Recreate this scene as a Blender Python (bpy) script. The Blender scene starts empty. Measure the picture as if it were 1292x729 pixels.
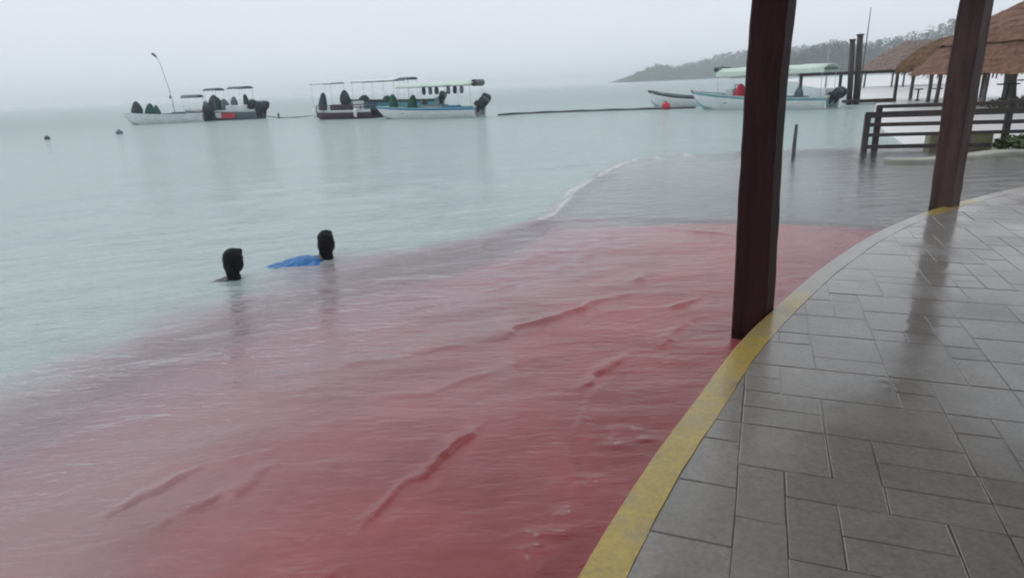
import bpy, bmesh, math, random
import numpy as np
from mathutils import Vector, Matrix

random.seed(7); rng = np.random.default_rng(7)
R = math.radians
scene = bpy.context.scene
C = scene.collection

# ------------------------------------------------------------------ camera
pitch, roll = R(17.63), R(2.45)
F = Vector((0, math.cos(pitch), -math.sin(pitch))); U0 = Vector((0, math.sin(pitch), math.cos(pitch))); X0 = Vector((1, 0, 0))
XX = X0*math.cos(roll) - U0*math.sin(roll); UU = U0*math.cos(roll) + X0*math.sin(roll)
cam_d = bpy.data.cameras.new('camera'); cam = bpy.data.objects.new('camera', cam_d); C.objects.link(cam)
cam_d.sensor_width = 36; cam_d.lens = 36*805/1292; cam_d.clip_start = 0.05; cam_d.clip_end = 12000
m3 = Matrix((XX, UU, -F)).transposed()
cam.matrix_world = Matrix.Translation((0, 0, 1.75)) @ m3.to_4x4()
scene.camera = cam

# ------------------------------------------------------------------ overcast sky
SUN_EL, SUN_AZ = R(62), R(300)
w = bpy.data.worlds.new('World'); scene.world = w; w.use_nodes = True
nt = w.node_tree; nt.nodes.clear()
out = nt.nodes.new('ShaderNodeOutputWorld'); mix = nt.nodes.new('ShaderNodeMixShader')
b1 = nt.nodes.new('ShaderNodeBackground'); b2 = nt.nodes.new('ShaderNodeBackground')
sky = nt.nodes.new('ShaderNodeTexSky'); sky.sky_type = 'NISHITA'; sky.sun_disc = False
sky.sun_elevation = SUN_EL; sky.sun_rotation = SUN_AZ; sky.air_density = 1.5; sky.dust_density = 4
nt.links.new(sky.outputs[0], b1.inputs[0]); b1.inputs[1].default_value = 0.08
tc = nt.nodes.new('ShaderNodeTexCoord'); mp = nt.nodes.new('ShaderNodeMapping'); mp.inputs['Scale'].default_value = (1, 1, 3)
nz = nt.nodes.new('ShaderNodeTexNoise'); nz.inputs['Scale'].default_value = 1.6; nz.inputs['Detail'].default_value = 4
cr = nt.nodes.new('ShaderNodeValToRGB')
cr.color_ramp.elements[0].position = .3; cr.color_ramp.elements[0].color = (.80, .86, .95, 1)
cr.color_ramp.elements[1].position = .7; cr.color_ramp.elements[1].color = (.89, .93, 1.0, 1)
nt.links.new(tc.outputs['Generated'], mp.inputs[0]); nt.links.new(mp.outputs[0], nz.inputs[0])
nt.links.new(nz.outputs[0], cr.inputs[0]); nt.links.new(cr.outputs[0], b2.inputs[0]); b2.inputs[1].default_value = 1.0
mix.inputs[0].default_value = .9
nt.links.new(b1.outputs[0], mix.inputs[1]); nt.links.new(b2.outputs[0], mix.inputs[2]); nt.links.new(mix.outputs[0], out.inputs[0])
sd = bpy.data.lights.new('sun', 'SUN'); sd.energy = .5; sd.angle = R(40); sd.color = (1, .98, .95)
sun = bpy.data.objects.new('sun', sd); C.objects.link(sun)
dv = Vector((math.sin(SUN_AZ)*math.cos(SUN_EL), math.cos(SUN_AZ)*math.cos(SUN_EL), math.sin(SUN_EL)))
sun.rotation_euler = dv.to_track_quat('Z', 'Y').to_euler(); sun.location = dv*30
vs = scene.view_settings; vs.view_transform = 'Standard'; vs.look = 'None'; vs.exposure = 0; vs.gamma = 1; vs.use_curve_mapping = False
scene.cycles.use_denoising = True
scene.cycles.max_bounces = 8; scene.cycles.transparent_max_bounces = 12; scene.cycles.volume_bounces = 1
scene.cycles.filter_width = 2.0; scene.cycles.use_adaptive_sampling = True; scene.cycles.adaptive_threshold = .03; scene.cycles.adaptive_min_samples = 16

# ------------------------------------------------------------------ materials
MATS = {}
def mat(name, col, rough=.6, var=.15, scale=6., bump=0., bscale=30., coat=0., coat_r=.1, spec=.5, stretch=(1, 1, 1), rnd=0., metal=0.):
    """Procedural material: noise-broken colour and roughness, optional bump and wet film."""
    if name in MATS: return MATS[name]
    m = bpy.data.materials.new(name); m.use_nodes = True; n = m.node_tree; p = n.nodes['Principled BSDF']
    tc = n.nodes.new('ShaderNodeTexCoord'); mp = n.nodes.new('ShaderNodeMapping'); mp.inputs['Scale'].default_value = stretch
    n.links.new(tc.outputs['Object'], mp.inputs[0])
    nz = n.nodes.new('ShaderNodeTexNoise'); nz.inputs['Scale'].default_value = scale; nz.inputs['Detail'].default_value = 6
    nz.inputs['Roughness'].default_value = .65
    n.links.new(mp.outputs[0], nz.inputs[0])
    r = n.nodes.new('ShaderNodeValToRGB'); e = r.color_ramp.elements
    e[0].position = .3; e[1].position = .72
    e[0].color = tuple(c*(1-var) for c in col)+(1,); e[1].color = tuple(min(1, c*(1+var)) for c in col)+(1,)
    n.links.new(nz.outputs[0], r.inputs[0])
    last = r.outputs[0]
    if rnd:
        oi = n.nodes.new('ShaderNodeObjectInfo'); mr = n.nodes.new('ShaderNodeMapRange')
        mr.inputs[3].default_value = 1-rnd; mr.inputs[4].default_value = 1+rnd
        n.links.new(oi.outputs['Random'], mr.inputs[0])
        hs = n.nodes.new('ShaderNodeHueSaturation'); n.links.new(mr.outputs[0], hs.inputs['Value']); n.links.new(last, hs.inputs['Color']); last = hs.outputs[0]
    n.links.new(last, p.inputs['Base Color'])
    p.inputs['Roughness'].default_value = rough; p.inputs['Metallic'].default_value = metal
    p.inputs['Specular IOR Level'].default_value = spec
    if coat:
        p.inputs['Coat Weight'].default_value = coat; p.inputs['Coat Roughness'].default_value = coat_r; p.inputs['Coat IOR'].default_value = 1.4
    if bump:
        nb = n.nodes.new('ShaderNodeTexNoise'); nb.inputs['Scale'].default_value = bscale; nb.inputs['Detail'].default_value = 5
        n.links.new(mp.outputs[0], nb.inputs[0])
        b = n.nodes.new('ShaderNodeBump'); b.inputs['Strength'].default_value = bump; b.inputs['Distance'].default_value = .02
        n.links.new(nb.outputs[0], b.inputs['Height']); n.links.new(b.outputs[0], p.inputs['Normal'])
    MATS[name] = m; return m

def wet_paving(name, col, rnd=.12):
    """Wet stamped concrete: blotchy colour, water film of uneven smoothness."""
    m = mat(name, col, rough=.55, var=.22, scale=2.2, rnd=rnd); n = m.node_tree; p = n.nodes['Principled BSDF']
    geo = n.nodes.new('ShaderNodeNewGeometry')
    for nd in list(n.nodes):
        if nd.bl_idname == 'ShaderNodeTexNoise': n.links.new(geo.outputs['Position'], nd.inputs[0])
    st = n.nodes.new('ShaderNodeTexNoise'); st.inputs['Scale'].default_value = 1.1; st.inputs['Detail'].default_value = 7; st.inputs['Roughness'].default_value = .7; n.links.new(geo.outputs['Position'], st.inputs[0])
    sr = n.nodes.new('ShaderNodeMapRange'); sr.inputs[1].default_value = .48; sr.inputs[2].default_value = .72; sr.inputs[4].default_value = .55; n.links.new(st.outputs[0], sr.inputs[0])
    sx = n.nodes.new('ShaderNodeMix'); sx.data_type = 'RGBA'; sx.inputs[7].default_value = (col[0]*.66, col[1]*.60, col[2]*.50, 1)
    n.links.new(sr.outputs[0], sx.inputs[0]); n.links.new(p.inputs['Base Color'].links[0].from_socket, sx.inputs[6]); n.links.new(sx.outputs[2], p.inputs['Base Color'])
    sp = n.nodes.new('ShaderNodeTexNoise'); sp.inputs['Scale'].default_value = 45; sp.inputs['Detail'].default_value = 6; sp.inputs['Roughness'].default_value = .75; n.links.new(geo.outputs['Position'], sp.inputs[0])
    sv = n.nodes.new('ShaderNodeMapRange'); sv.inputs[1].default_value = .3; sv.inputs[2].default_value = .7; sv.inputs[3].default_value = .72; sv.inputs[4].default_value = 1.22; n.links.new(sp.outputs[0], sv.inputs[0])
    sh = n.nodes.new('ShaderNodeHueSaturation'); n.links.new(sv.outputs[0], sh.inputs['Value']); n.links.new(sx.outputs[2], sh.inputs['Color']); n.links.new(sh.outputs[0], p.inputs['Base Color'])
    na = n.nodes.new('ShaderNodeTexNoise'); na.inputs['Scale'].default_value = 1.7; na.inputs['Detail'].default_value = 4
    n.links.new(geo.outputs['Position'], na.inputs[0])
    mr = n.nodes.new('ShaderNodeMapRange'); mr.inputs[1].default_value = .38; mr.inputs[2].default_value = .68
    mr.inputs[3].default_value = .07; mr.inputs[4].default_value = .32
    n.links.new(na.outputs[0], mr.inputs[0]); n.links.new(mr.outputs[0], p.inputs['Coat Roughness'])
    p.inputs['Coat Weight'].default_value = 1; p.inputs['Coat IOR'].default_value = 1.5
    nb = n.nodes.new('ShaderNodeTexNoise'); nb.inputs['Scale'].default_value = 9; nb.inputs['Detail'].default_value = 5
    n.links.new(geo.outputs['Position'], nb.inputs[0])
    b = n.nodes.new('ShaderNodeBump'); b.inputs['Strength'].default_value = .25; b.inputs['Distance'].default_value = .012
    n.links.new(nb.outputs[0], b.inputs['Height']); n.links.new(b.outputs[0], p.inputs['Normal'])
    nc = n.nodes.new('ShaderNodeTexNoise'); nc.inputs['Scale'].default_value = 5; nc.inputs['Detail'].default_value = 2
    n.links.new(geo.outputs['Position'], nc.inputs[0])
    b2 = n.nodes.new('ShaderNodeBump'); b2.inputs['Strength'].default_value = .22; b2.inputs['Distance'].default_value = .012
    n.links.new(nc.outputs[0], b2.inputs['Height']); n.links.new(b2.outputs[0], p.inputs['Coat Normal'])
    return m

# ------------------------------------------------------------------ mesh helpers
class MB:
    """Collects boxes, tubes and lofts; build() links them as one mesh object."""
    def __init__(s): s.v = []; s.f = []; s.smooth = True
    def add(s, vs, fs):
        o = len(s.v); s.v += [tuple(v) for v in vs]; s.f += [tuple(i+o for i in f) for f in fs]
    def box(s, c, d, rz=0., tilt=None):
        M = Matrix.Rotation(rz, 3, 'Z')
        if tilt: M = M @ Matrix.Rotation(tilt, 3, 'Y')
        vs = [Vector(c)+M @ Vector((sx*d[0]/2, sy*d[1]/2, sz*d[2]/2)) for sx in (-1, 1) for sy in (-1, 1) for sz in (-1, 1)]
        s.add(vs, [(0, 1, 3, 2), (4, 6, 7, 5), (0, 4, 5, 1), (2, 3, 7, 6), (0, 2, 6, 4), (1, 5, 7, 3)])
    def tube(s, pts, rads, n=8, cap=True, sq=0.):
        pts = [Vector(p) for p in pts]
        if not hasattr(rads, '__len__'): rads = [rads]*len(pts)
        vs = []
        for i, p in enumerate(pts):
            t = (pts[min(i+1, len(pts)-1)]-pts[max(i-1, 0)]).normalized()
            a = Vector((0, 0, 1)) if abs(t.z) < .9 else Vector((1, 0, 0))
            u = t.cross(a).normalized(); q = t.cross(u)
            for k in range(n):
                th = 2*math.pi*k/n
                vs.append(p+(u*math.cos(th)+q*math.sin(th))*rads[i])
        fs = [(i*n+k, i*n+(k+1) % n, (i+1)*n+(k+1) % n, (i+1)*n+k) for i in range(len(pts)-1) for k in range(n)]
        if cap: fs += [tuple(range(n))[::-1], tuple((len(pts)-1)*n+k for k in range(n))]
        s.add(vs, fs)
    def lathe(s, prof, c=(0, 0, 0), n=16, fn=None):
        vs = []
        for r, z in prof:
            for k in range(n):
                th = 2*math.pi*k/n; rr = r*(fn(th, z) if fn else 1)
                vs.append((c[0]+rr*math.cos(th), c[1]+rr*math.sin(th), c[2]+z))
        fs = [(i*n+k, i*n+(k+1) % n, (i+1)*n+(k+1) % n, (i+1)*n+k) for i in range(len(prof)-1) for k in range(n)]
        fs += [tuple(range(n))[::-1], tuple((len(prof)-1)*n+k for k in range(n))]
        s.add(vs, fs)
    def ball(s, c, r, n=12, M=None):
        if not hasattr(r, '__len__'): r = (r, r, r)
        vs = []; h = n//2
        for i in range(1, h):
            ph = math.pi*i/h
            for k in range(n):
                th = 2*math.pi*k/n
                d = Vector((r[0]*math.sin(ph)*math.cos(th), r[1]*math.sin(ph)*math.sin(th), r[2]*math.cos(ph)))
                if M: d = M @ d
                vs.append(Vector(c)+d)
        t = Vector((0, 0, r[2])); t = M @ t if M else t
        vs += [Vector(c)+t, Vector(c)-t]; T = len(vs)-2
        fs = [(i*n+k, (i+1)*n+k, (i+1)*n+(k+1) % n, i*n+(k+1) % n) for i in range(h-2) for k in range(n)]
        fs += [(T, k, (k+1) % n) for k in range(n)] + [(T+1, (h-2)*n+(k+1) % n, (h-2)*n+k) for k in range(n)]
        s.add(vs, fs)
    def prism(s, poly, z0, z1):
        n = len(poly); vs = [(x, y, z0) for x, y in poly]+[(x, y, z1) for x, y in poly]
        s.add(vs, [tuple(range(n))[::-1], tuple(range(n, 2*n))]+[(k, (k+1) % n, n+(k+1) % n, n+k) for k in range(n)])
    def build(s, name, m, parent=None, bevel=0., smooth=False):
        me = bpy.data.meshes.new(name); me.from_pydata(s.v, [], s.f); me.update()
        o = bpy.data.objects.new(name, me); C.objects.link(o)
        me.materials.append(m)
        if smooth: me.polygons.foreach_set('use_smooth', [True]*len(me.polygons))
        bm = bmesh.new(); bm.from_mesh(me); bmesh.ops.recalc_face_normals(bm, faces=bm.faces)
        if bevel: bmesh.ops.bevel(bm, geom=bm.edges[:], offset=bevel, segments=2, affect='EDGES', profile=.6)
        bm.to_mesh(me); bm.free()
        if parent: o.parent = parent
        return o
def tag(o, label, cat=None, group=None, kind=None):
    if label: o['label'] = label
    if cat: o['category'] = cat
    if group: o['group'] = group
    if kind: o['kind'] = kind
    return o
def empty(name, loc, rz=0., label=None, cat=None, group=None):
    o = bpy.data.objects.new(name, None); C.objects.link(o); o.location = loc; o.rotation_euler = (0, 0, rz); o.empty_display_size = .2
    return tag(o, label, cat, group)
def copy_tree(o, parent=None):
    c = o.copy(); C.objects.link(c); c.parent = parent
    for ch in o.children: copy_tree(ch, c)
    return c
def mesh_np(name, V, Fq, m, smooth=True):
    me = bpy.data.meshes.new(name)
    k = Fq.shape[1]
    me.vertices.add(len(V)); me.vertices.foreach_set('co', V.astype(np.float32).ravel())
    me.loops.add(Fq.size); me.loops.foreach_set('vertex_index', Fq.astype(np.int32).ravel())
    me.polygons.add(len(Fq)); me.polygons.foreach_set('loop_start', np.arange(0, Fq.size, k, dtype=np.int32))
    me.update(calc_edges=True)
    me.polygons.foreach_set('use_smooth', [smooth]*len(Fq)); me.materials.append(m)
    o = bpy.data.objects.new(name, me); C.objects.link(o); return o

# ------------------------------------------------------------------ ground plan
DECK = .17
QUAY = [(-3.4, -5.0), (-1.9, -2.2), (-.9, -.2), (-.28, .9), (.17, 1.74), (.38, 2.11), (.63, 2.52), (.94, 2.99), (1.33, 3.58), (1.77, 4.16), (2.69, 5.26), (3.8, 6.4),
        (4.97, 7.35), (6.06, 8.05), (7.01, 8.59), (8.6, 9.4), (11, 10.3), (15, 11.2)]
def spline(pts, step=.08):
    P = [Vector(p).to_3d() if len(p) == 2 else Vector(p) for p in pts]; o = []
    for i in range(len(P)-1):
        p0 = P[max(i-1, 0)]; p1 = P[i]; p2 = P[i+1]; p3 = P[min(i+2, len(P)-1)]
        n = max(2, int((p2-p1).length/step))
        for k in range(n):
            t = k/n
            o.append(.5*((2*p1)+(p2-p0)*t+(2*p0-5*p1+4*p2-p3)*t*t+(3*p1-p0-3*p2+p3)*t**3))
    o.append(P[-1]); return o
QC = spline(QUAY, .12)
def sdist(px, py, poly):
    """signed distance to a polyline, positive on its left side"""
    best = np.full(px.shape, 1e18); sg = np.ones(px.shape)
    for (ax, ay), (bx, by) in zip(poly[:-1], poly[1:]):
        dx, dy = bx-ax, by-ay; L = dx*dx+dy*dy
        t = np.clip(((px-ax)*dx+(py-ay)*dy)/L, 0, 1)
        ex = px-ax-t*dx; ey = py-ay-t*dy; d = ex*ex+ey*ey
        c = dx*(py-ay)-dy*(px-ax)
        mk = d < best; best[mk] = d[mk]; sg[mk] = np.sign(c[mk])
    return np.sqrt(best)*sg
RED_EDGE = [(-3.2, -.5), (-2.75, 1.4), (-2.45, 2.4), (-2.2, 3.05), (-1.8, 3.68), (-1.4, 4.42), (-1.05, 4.99), (-.38, 6.06), (.4, 7.47), (.6, 8.6),
            (1.21, 10.93), (2.0, 13.0), (2.92, 14.8), (4.0, 15.4), (5.5, 15.6), (8.3, 15.4), (13, 14.9), (20, 14.5)]
GREEN_EDGE = [(-4.6, -1), (-4.2, 2), (-3.6, 4.1), (-3.4, 4.9), (-3.0, 5.9), (-2.0, 6.95), (-.8, 7.75), (.48, 8.85),
              (1.1, 11.0), (1.9, 13.1), (2.85, 14.95), (4.0, 15.55), (5.5, 15.75), (8.3, 15.55), (13, 15.05), (20, 14.6)]
RED_FAR = [(.3, 8.78), (1.66, 8.40), (2.65, 8.16), (3.54, 7.84), (4.39, 7.39), (6, 6.6)]
def vnoise(x, y, sc, seed=0):
    """smooth value noise in -1..1"""
    g = np.random.default_rng(seed).uniform(-1, 1, (257, 257)); X = x*sc; Y = y*sc
    xi = np.floor(X).astype(int); yi = np.floor(Y).astype(int); fx = X-xi; fy = Y-yi
    fx = fx*fx*(3-2*fx); fy = fy*fy*(3-2*fy); xi %= 256; yi %= 256
    return (g[xi, yi]*(1-fx)+g[xi+1, yi]*fx)*(1-fy)+(g[xi, yi+1]*(1-fx)+g[xi+1, yi+1]*fx)*fy
def offshore(x, y):
    """0 at the outer edge of the clear shallows, 1 where the lagoon turns green"""
    dR = sdist(x, y, RED_EDGE); dG = sdist(x, y, GREEN_EDGE)
    t = np.where(dR <= 0, dR/2.2, np.where(dG < 0, dR/np.maximum(dR-dG, 1e-4), 1+dG/1.2))
    return t
def sstep(a, b, x):
    t = np.clip((x-a)/(b-a), 0, 1); return t*t*(3-2*t)
def bed_depth(x, y):
    t = offshore(x, y)
    return .05+.10*sstep(-1.2, 0, t)+.35*sstep(0, 1.2, t)

# ------------------------------------------------------------------ sea
def water_material():
    m = bpy.data.materials.new('lagoon_water'); m.use_nodes = True; n = m.node_tree; n.nodes.clear()
    L = n.links.new; N = n.nodes.new
    o = N('ShaderNodeOutputMaterial'); geo = N('ShaderNodeNewGeometry')
    at = N('ShaderNodeAttribute'); at.attribute_name = 'murk_sheen'; af = N('ShaderNodeAttribute'); af.attribute_name = 'foam'; ac = N('ShaderNodeAttribute'); ac.attribute_name = 'chop'
    mp = N('ShaderNodeMapping'); mp.inputs['Scale'].default_value = (1, 3.0, 1); mp.inputs['Rotation'].default_value = (0, 0, R(8)); L(geo.outputs['Position'], mp.inputs[0])
    n1 = N('ShaderNodeTexNoise'); n1.inputs['Scale'].default_value = 1.3; n1.inputs['Detail'].default_value = 5; n1.inputs['Roughness'].default_value = .6; L(mp.outputs[0], n1.inputs[0])
    n2 = N('ShaderNodeTexNoise'); n2.inputs['Scale'].default_value = 9; n2.inputs['Detail'].default_value = 4; n2.inputs['Distortion'].default_value = .6; L(mp.outputs[0], n2.inputs[0])
    ma = N('ShaderNodeMath'); ma.operation = 'MULTIPLY'; ma.inputs[1].default_value = .16; L(n2.outputs[0], ma.inputs[0])
    mb = N('ShaderNodeMath'); mb.operation = 'ADD'; L(n1.outputs[0], mb.inputs[0]); L(ma.outputs[0], mb.inputs[1])
    mc = N('ShaderNodeMath'); mc.operation = 'MULTIPLY'; L(mb.outputs[0], mc.inputs[0]); L(ac.outputs['Fac'], mc.inputs[1])
    bp = N('ShaderNodeBump'); bp.inputs['Strength'].default_value = 1; bp.inputs['Distance'].default_value = .11; L(mc.outputs[0], bp.inputs['Height'])
    fr = N('ShaderNodeFresnel'); fr.inputs['IOR'].default_value = 1.40; L(bp.outputs[0], fr.inputs['Normal'])
    gl = N('ShaderNodeBsdfGlossy'); gl.inputs['Roughness'].default_value = .12; gl.inputs['Color'].default_value = (1, 1, 1, 1); L(bp.outputs[0], gl.inputs['Normal'])
    tr = N('ShaderNodeBsdfTransparent'); tr.inputs[0].default_value = (.95, .96, .96, 1)
    df = N('ShaderNodeBsdfDiffuse'); L(bp.outputs[0], df.inputs['Normal'])
    n3 = N('ShaderNodeTexNoise'); n3.inputs['Scale'].default_value = .35; n3.inputs['Detail'].default_value = 3; L(mp.outputs[0], n3.inputs[0])
    rp = N('ShaderNodeValToRGB'); e = rp.color_ramp.elements; e[0].position = .3; e[1].position = .7
    e[0].color = (.345, .44, .42, 1); e[1].color = (.39, .485, .46, 1)
    L(n3.outputs[0], rp.inputs[0])
    asl = N('ShaderNodeAttribute'); asl.attribute_name = 'silt_sheen'; mxs = N('ShaderNodeMix'); mxs.data_type = 'RGBA'; mxs.inputs[7].default_value = (.52, .415, .435, 1)  # inshore silt colour, lightened to carry sky reflection as well
    L(asl.outputs['Fac'], mxs.inputs[0]); L(rp.outputs[0], mxs.inputs[6]); L(mxs.outputs[2], df.inputs[0])
    m1 = N('ShaderNodeMixShader'); L(at.outputs['Fac'], m1.inputs[0]); L(tr.outputs[0], m1.inputs[1]); L(df.outputs[0], m1.inputs[2])
    m2 = N('ShaderNodeMixShader'); L(fr.outputs[0], m2.inputs[0]); L(m1.outputs[0], m2.inputs[1]); L(gl.outputs[0], m2.inputs[2])
    fm = N('ShaderNodeBsdfDiffuse'); fm.inputs[0].default_value = (.78, .8, .8, 1)
    nf = N('ShaderNodeTexNoise'); nf.inputs['Scale'].default_value = 30; nf.inputs['Detail'].default_value = 6; nf.inputs['Roughness'].default_value = .7; L(geo.outputs['Position'], nf.inputs[0])
    f1 = N('ShaderNodeMath'); f1.operation = 'MULTIPLY_ADD'; f1.inputs[1].default_value = 1.6; L(af.outputs['Fac'], f1.inputs[0]); L(nf.outputs[0], f1.inputs[2])
    f2 = N('ShaderNodeMapRange'); f2.inputs[1].default_value = .95; f2.inputs[2].default_value = 1.7; f2.inputs[4].default_value = .75; L(f1.outputs[0], f2.inputs[0])
    m3 = N('ShaderNodeMixShader'); L(f2.outputs[0], m3.inputs[0]); L(m2.outputs[0], m3.inputs[1]); L(fm.outputs[0], m3.inputs[2])
    L(m3.outputs[0], o.inputs[0]); return m

# small breaking wavelets over the red ramp: polyline, height, half width
WAVELETS = [([(-.72, 2.18), (-.6, 2.4), (-.48, 2.56), (-.3, 2.9), (-.2, 3.2)], .030, .05),
            ([(.30, 3.42), (.46, 3.5), (.62, 3.75), (.80, 3.92), (1.12, 4.25), (1.5, 4.86)], .026, .05),
            ([(-1.3, 4.0), (-.9, 4.02), (-.5, 4.2), (-.05, 4.43), (.4, 4.75), (.75, 5.06), (1.0, 5.3), (1.28, 5.85)], .028, .07),
            ([(1.1, 4.78), (1.3, 4.84), (1.5, 4.96), (1.7, 5.2)], .024, .05),
            ([(-.9, 5.0), (-.3, 5.35), (.3, 5.9), (1.0, 6.7)], .018, .09),
            ([(-1.75, 2.15), (-1.5, 2.4), (-1.25, 2.6), (-1.1, 2.9)], .020, .05),
            ([(-1.98, 2.3), (-1.7, 2.62), (-1.35, 2.85), (-1.15, 3.1)], .018, .045),
            ([(-2.2, 2.5), (-1.9, 2.85), (-1.5, 3.1)], .016, .045),
            ([(-1.1, 1.9), (-.8, 2.0), (-.5, 1.95)], .016, .05),
            ([(.55, 3.55), (.35, 3.1), (.30, 2.75)], .012, .06),
            ([(.1, 2.5), (.22, 2.7), (.2, 3.0)], .012, .05),
            ([(.0, 6.2), (.6, 6.9), (1.5, 7.5)], .014, .08),
            ([(1.7, 7.9), (2.1, 7.5), (2.6, 7.2), (2.7, 6.8)], .012, .07),
            ([(-1.5, 3.5), (-.8, 3.45), (-.2, 3.7), (.3, 4.15)], .014, .07)]
FOAM_LINE = [(.45, 8.5), (.55, 8.8), (.8, 9.6), (1.12, 10.8), (1.55, 12), (2.0, 13.0), (2.9, 14.85), (3.6, 15.3), (4.6, 15.55)]
def build_sea():
    r = [.7]
    while r[-1] < 10: r.append(r[-1]*1.0055)
    while r[-1] < 5000: r.append(r[-1]*1.03)
    r = np.array(r); a = np.radians(np.arange(-100, 100.01, .26))
    RR, AA = np.meshgrid(r, a, indexing='ij'); x = RR*np.sin(AA); y = RR*np.cos(AA)
    t = offshore(x, y); near = RR < 60
    tn = t+.16*vnoise(x, y, .9, 3)+.10*vnoise(x, y*1.5, 2.6, 4)
    murk_sheen = .01+.44*sstep(-1.05, -.05, tn)+.53*sstep(.35, 1.15, tn)  # turbidity, raised over the ramp to paint in pale sky reflection too
    silt_sheen = 1-sstep(.45, 1.15, tn)
    apron = (sdist(x, y, RED_FAR) > 0) & (t < .4)
    murk_sheen = np.where(apron, .42-.30*sstep(4, 8, x)+.14*vnoise(x, y, .6, 8)+.6*sstep(-.01, .12, t), murk_sheen)
    silt_sheen = np.where(apron, .3, silt_sheen); calm = np.where(apron, .35, 1.)
    # ripples as geometry where the mesh can carry them
    fade = 1-sstep(9, 20, RR); z = np.zeros_like(x)
    for lam, amp, sx, sy, sd in ((1.5, .016, .55, 1.5, 11), (.7, .017, .45, 1.7, 12), (.33, .010, .5, 1.7, 13), (.16, .0035, .8, 1.5, 14)):
        ca, sa = math.cos(.35), math.sin(.35); u = x*ca+y*sa; v = -x*sa+y*ca
        z += amp*vnoise(u*sx+40, v*sy+40, 1/lam, sd)*fade*calm*(.35+.65*sstep(-1.0, .6, t))
    foam = np.zeros_like(x)
    for pl, h, wd in WAVELETS:
        sp = [(p.x, p.y) for p in spline(pl, .12)]
        bb = np.array(pl); mk = (x > bb[:, 0].min()-.5) & (x < bb[:, 0].max()+.5) & (y > bb[:, 1].min()-.5) & (y < bb[:, 1].max()+.5)
        xs = x[mk]+.06*vnoise(x[mk], y[mk], 4, 21)+.022*vnoise(x[mk], y[mk], 13, 24); ys = y[mk]+.06*vnoise(x[mk], y[mk], 4, 22)+.022*vnoise(x[mk], y[mk], 13, 25)
        d = sdist(xs, ys, sp)
        e0 = np.hypot(xs-pl[0][0], ys-pl[0][1]); e1 = np.hypot(xs-pl[-1][0], ys-pl[-1][1])
        ends = sstep(0, .22, e0)*sstep(0, .3, e1)*np.clip(.6+.75*vnoise(xs, ys, 3.5, 23), .1, 1.2)
        hh = np.where(d < 0, np.exp(-(d/(wd*.28))**2), np.exp(-(d/(wd*1.1))**2))
        z[mk] += 1.0*h*hh*ends; foam[mk] = np.maximum(foam[mk], .22*np.exp(-((d-.01)/(wd*.6))**2)*ends)
    d = np.abs(sdist(x, y, FOAM_LINE)+.06*vnoise(x, y, 3, 31))
    foam = np.maximum(foam, (.40*np.exp(-(d/.08)**2)+.22*np.exp(-(d/.25)**2))*(.85+.25*vnoise(x, y, .8, 32))); z += .02*np.exp(-(d/.15)**2)
    # streaks of foam on the choppy water over the ramp edge, lapping at the kerb
    st = vnoise(x*.9+y*.55, (y*.83-x*.55)*4.5, 1.1, 35)
    foam = np.maximum(foam, .26*sstep(.35, .9, st)*np.exp(-((t-.1)/.35)**2)*(RR < 6))
    rs_ = np.random.default_rng(41)
    for cx, cy, sp_, cnt in ((.58, 2.92, .06, 7), (.47, 2.84, .04, 4), (.10, 2.16, .04, 5), (.0, 2.07, .05, 4), (.30, 2.57, .04, 4), (.2, 2.34, .05, 3), (1.0, 3.75, .08, 4)):
        for q in range(cnt):
            dx, dy = rs_.normal(0, sp_, 2); rr = rs_.uniform(.012, .04); mk = (np.abs(x-cx-dx) < .2) & (np.abs(y-cy-dy) < .2)
            dd = np.exp(-(((x[mk]-cx-dx)/(rr*1.9))**2+((y[mk]-cy-dy)/rr)**2)); foam[mk] = np.maximum(foam[mk], rs_.uniform(.26, .42)*dd); z[mk] += .005*dd
    chop = np.where(apron, .30, .27+.62*sstep(-.6, .7, t))*(1+1.7*sstep(15, 80, RR))
    V = np.stack([x, y, z], -1).reshape(-1, 3); nr, na = x.shape
    idx = np.arange(nr*na).reshape(nr, na)
    Fq = np.stack([idx[:-1, :-1], idx[:-1, 1:], idx[1:, 1:], idx[1:, :-1]], -1).reshape(-1, 4)
    o = mesh_np('sea', V, Fq, water_material())
    for nm, arr in (('murk_sheen', murk_sheen), ('foam', foam), ('chop', chop), ('silt_sheen', silt_sheen)):
        o.data.attributes.new(nm, 'FLOAT', 'POINT').data.foreach_set('value', arr.astype(np.float32).ravel())
    tag(o, 'grey green rippled lagoon water reaching to the horizon', kind='structure')
build_sea()

def bed_sheet(name, x0, x1, y0, y1, step, keep, m, dz=0.):
    xs = np.arange(x0, x1+step, step); ys = np.arange(y0, y1+step, step); X, Y = np.meshgrid(xs, ys, indexing='ij')
    Z = -bed_depth(X, Y)+dz; idx = np.arange(X.size).reshape(X.shape)
    Fq = np.stack([idx[:-1, :-1], idx[1:, :-1], idx[1:, 1:], idx[:-1, 1:]], -1).reshape(-1, 4)
    cx = (X[:-1, :-1]+step/2).ravel(); cy = (Y[:-1, :-1]+step/2).ravel()
    o = mesh_np(name, np.stack([X, Y, Z], -1).reshape(-1, 3), Fq[keep(cx, cy)], m); return o
red_m = mat('red_painted_concrete', (.56, .125, .135), rough=.7, var=.22, scale=1.1)
mud_m = mat('silted_concrete', (.165, .15, .135), rough=.7, var=.45, scale=.8)
QP = [(p.x, p.y) for p in QC]
o = bed_sheet('red_ramp', -5.5, 7, -4, 9.2, .06, lambda x, y: sdist(x, y, RED_FAR) <= 0, red_m)
tag(o, 'red painted concrete ramp lying under shallow clear water', kind='structure')
o = bed_sheet('concrete_apron', -.4, 20, 5.5, 16.5, .1, lambda x, y: sdist(x, y, RED_FAR) > -.1, mud_m, dz=-.012)
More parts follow.
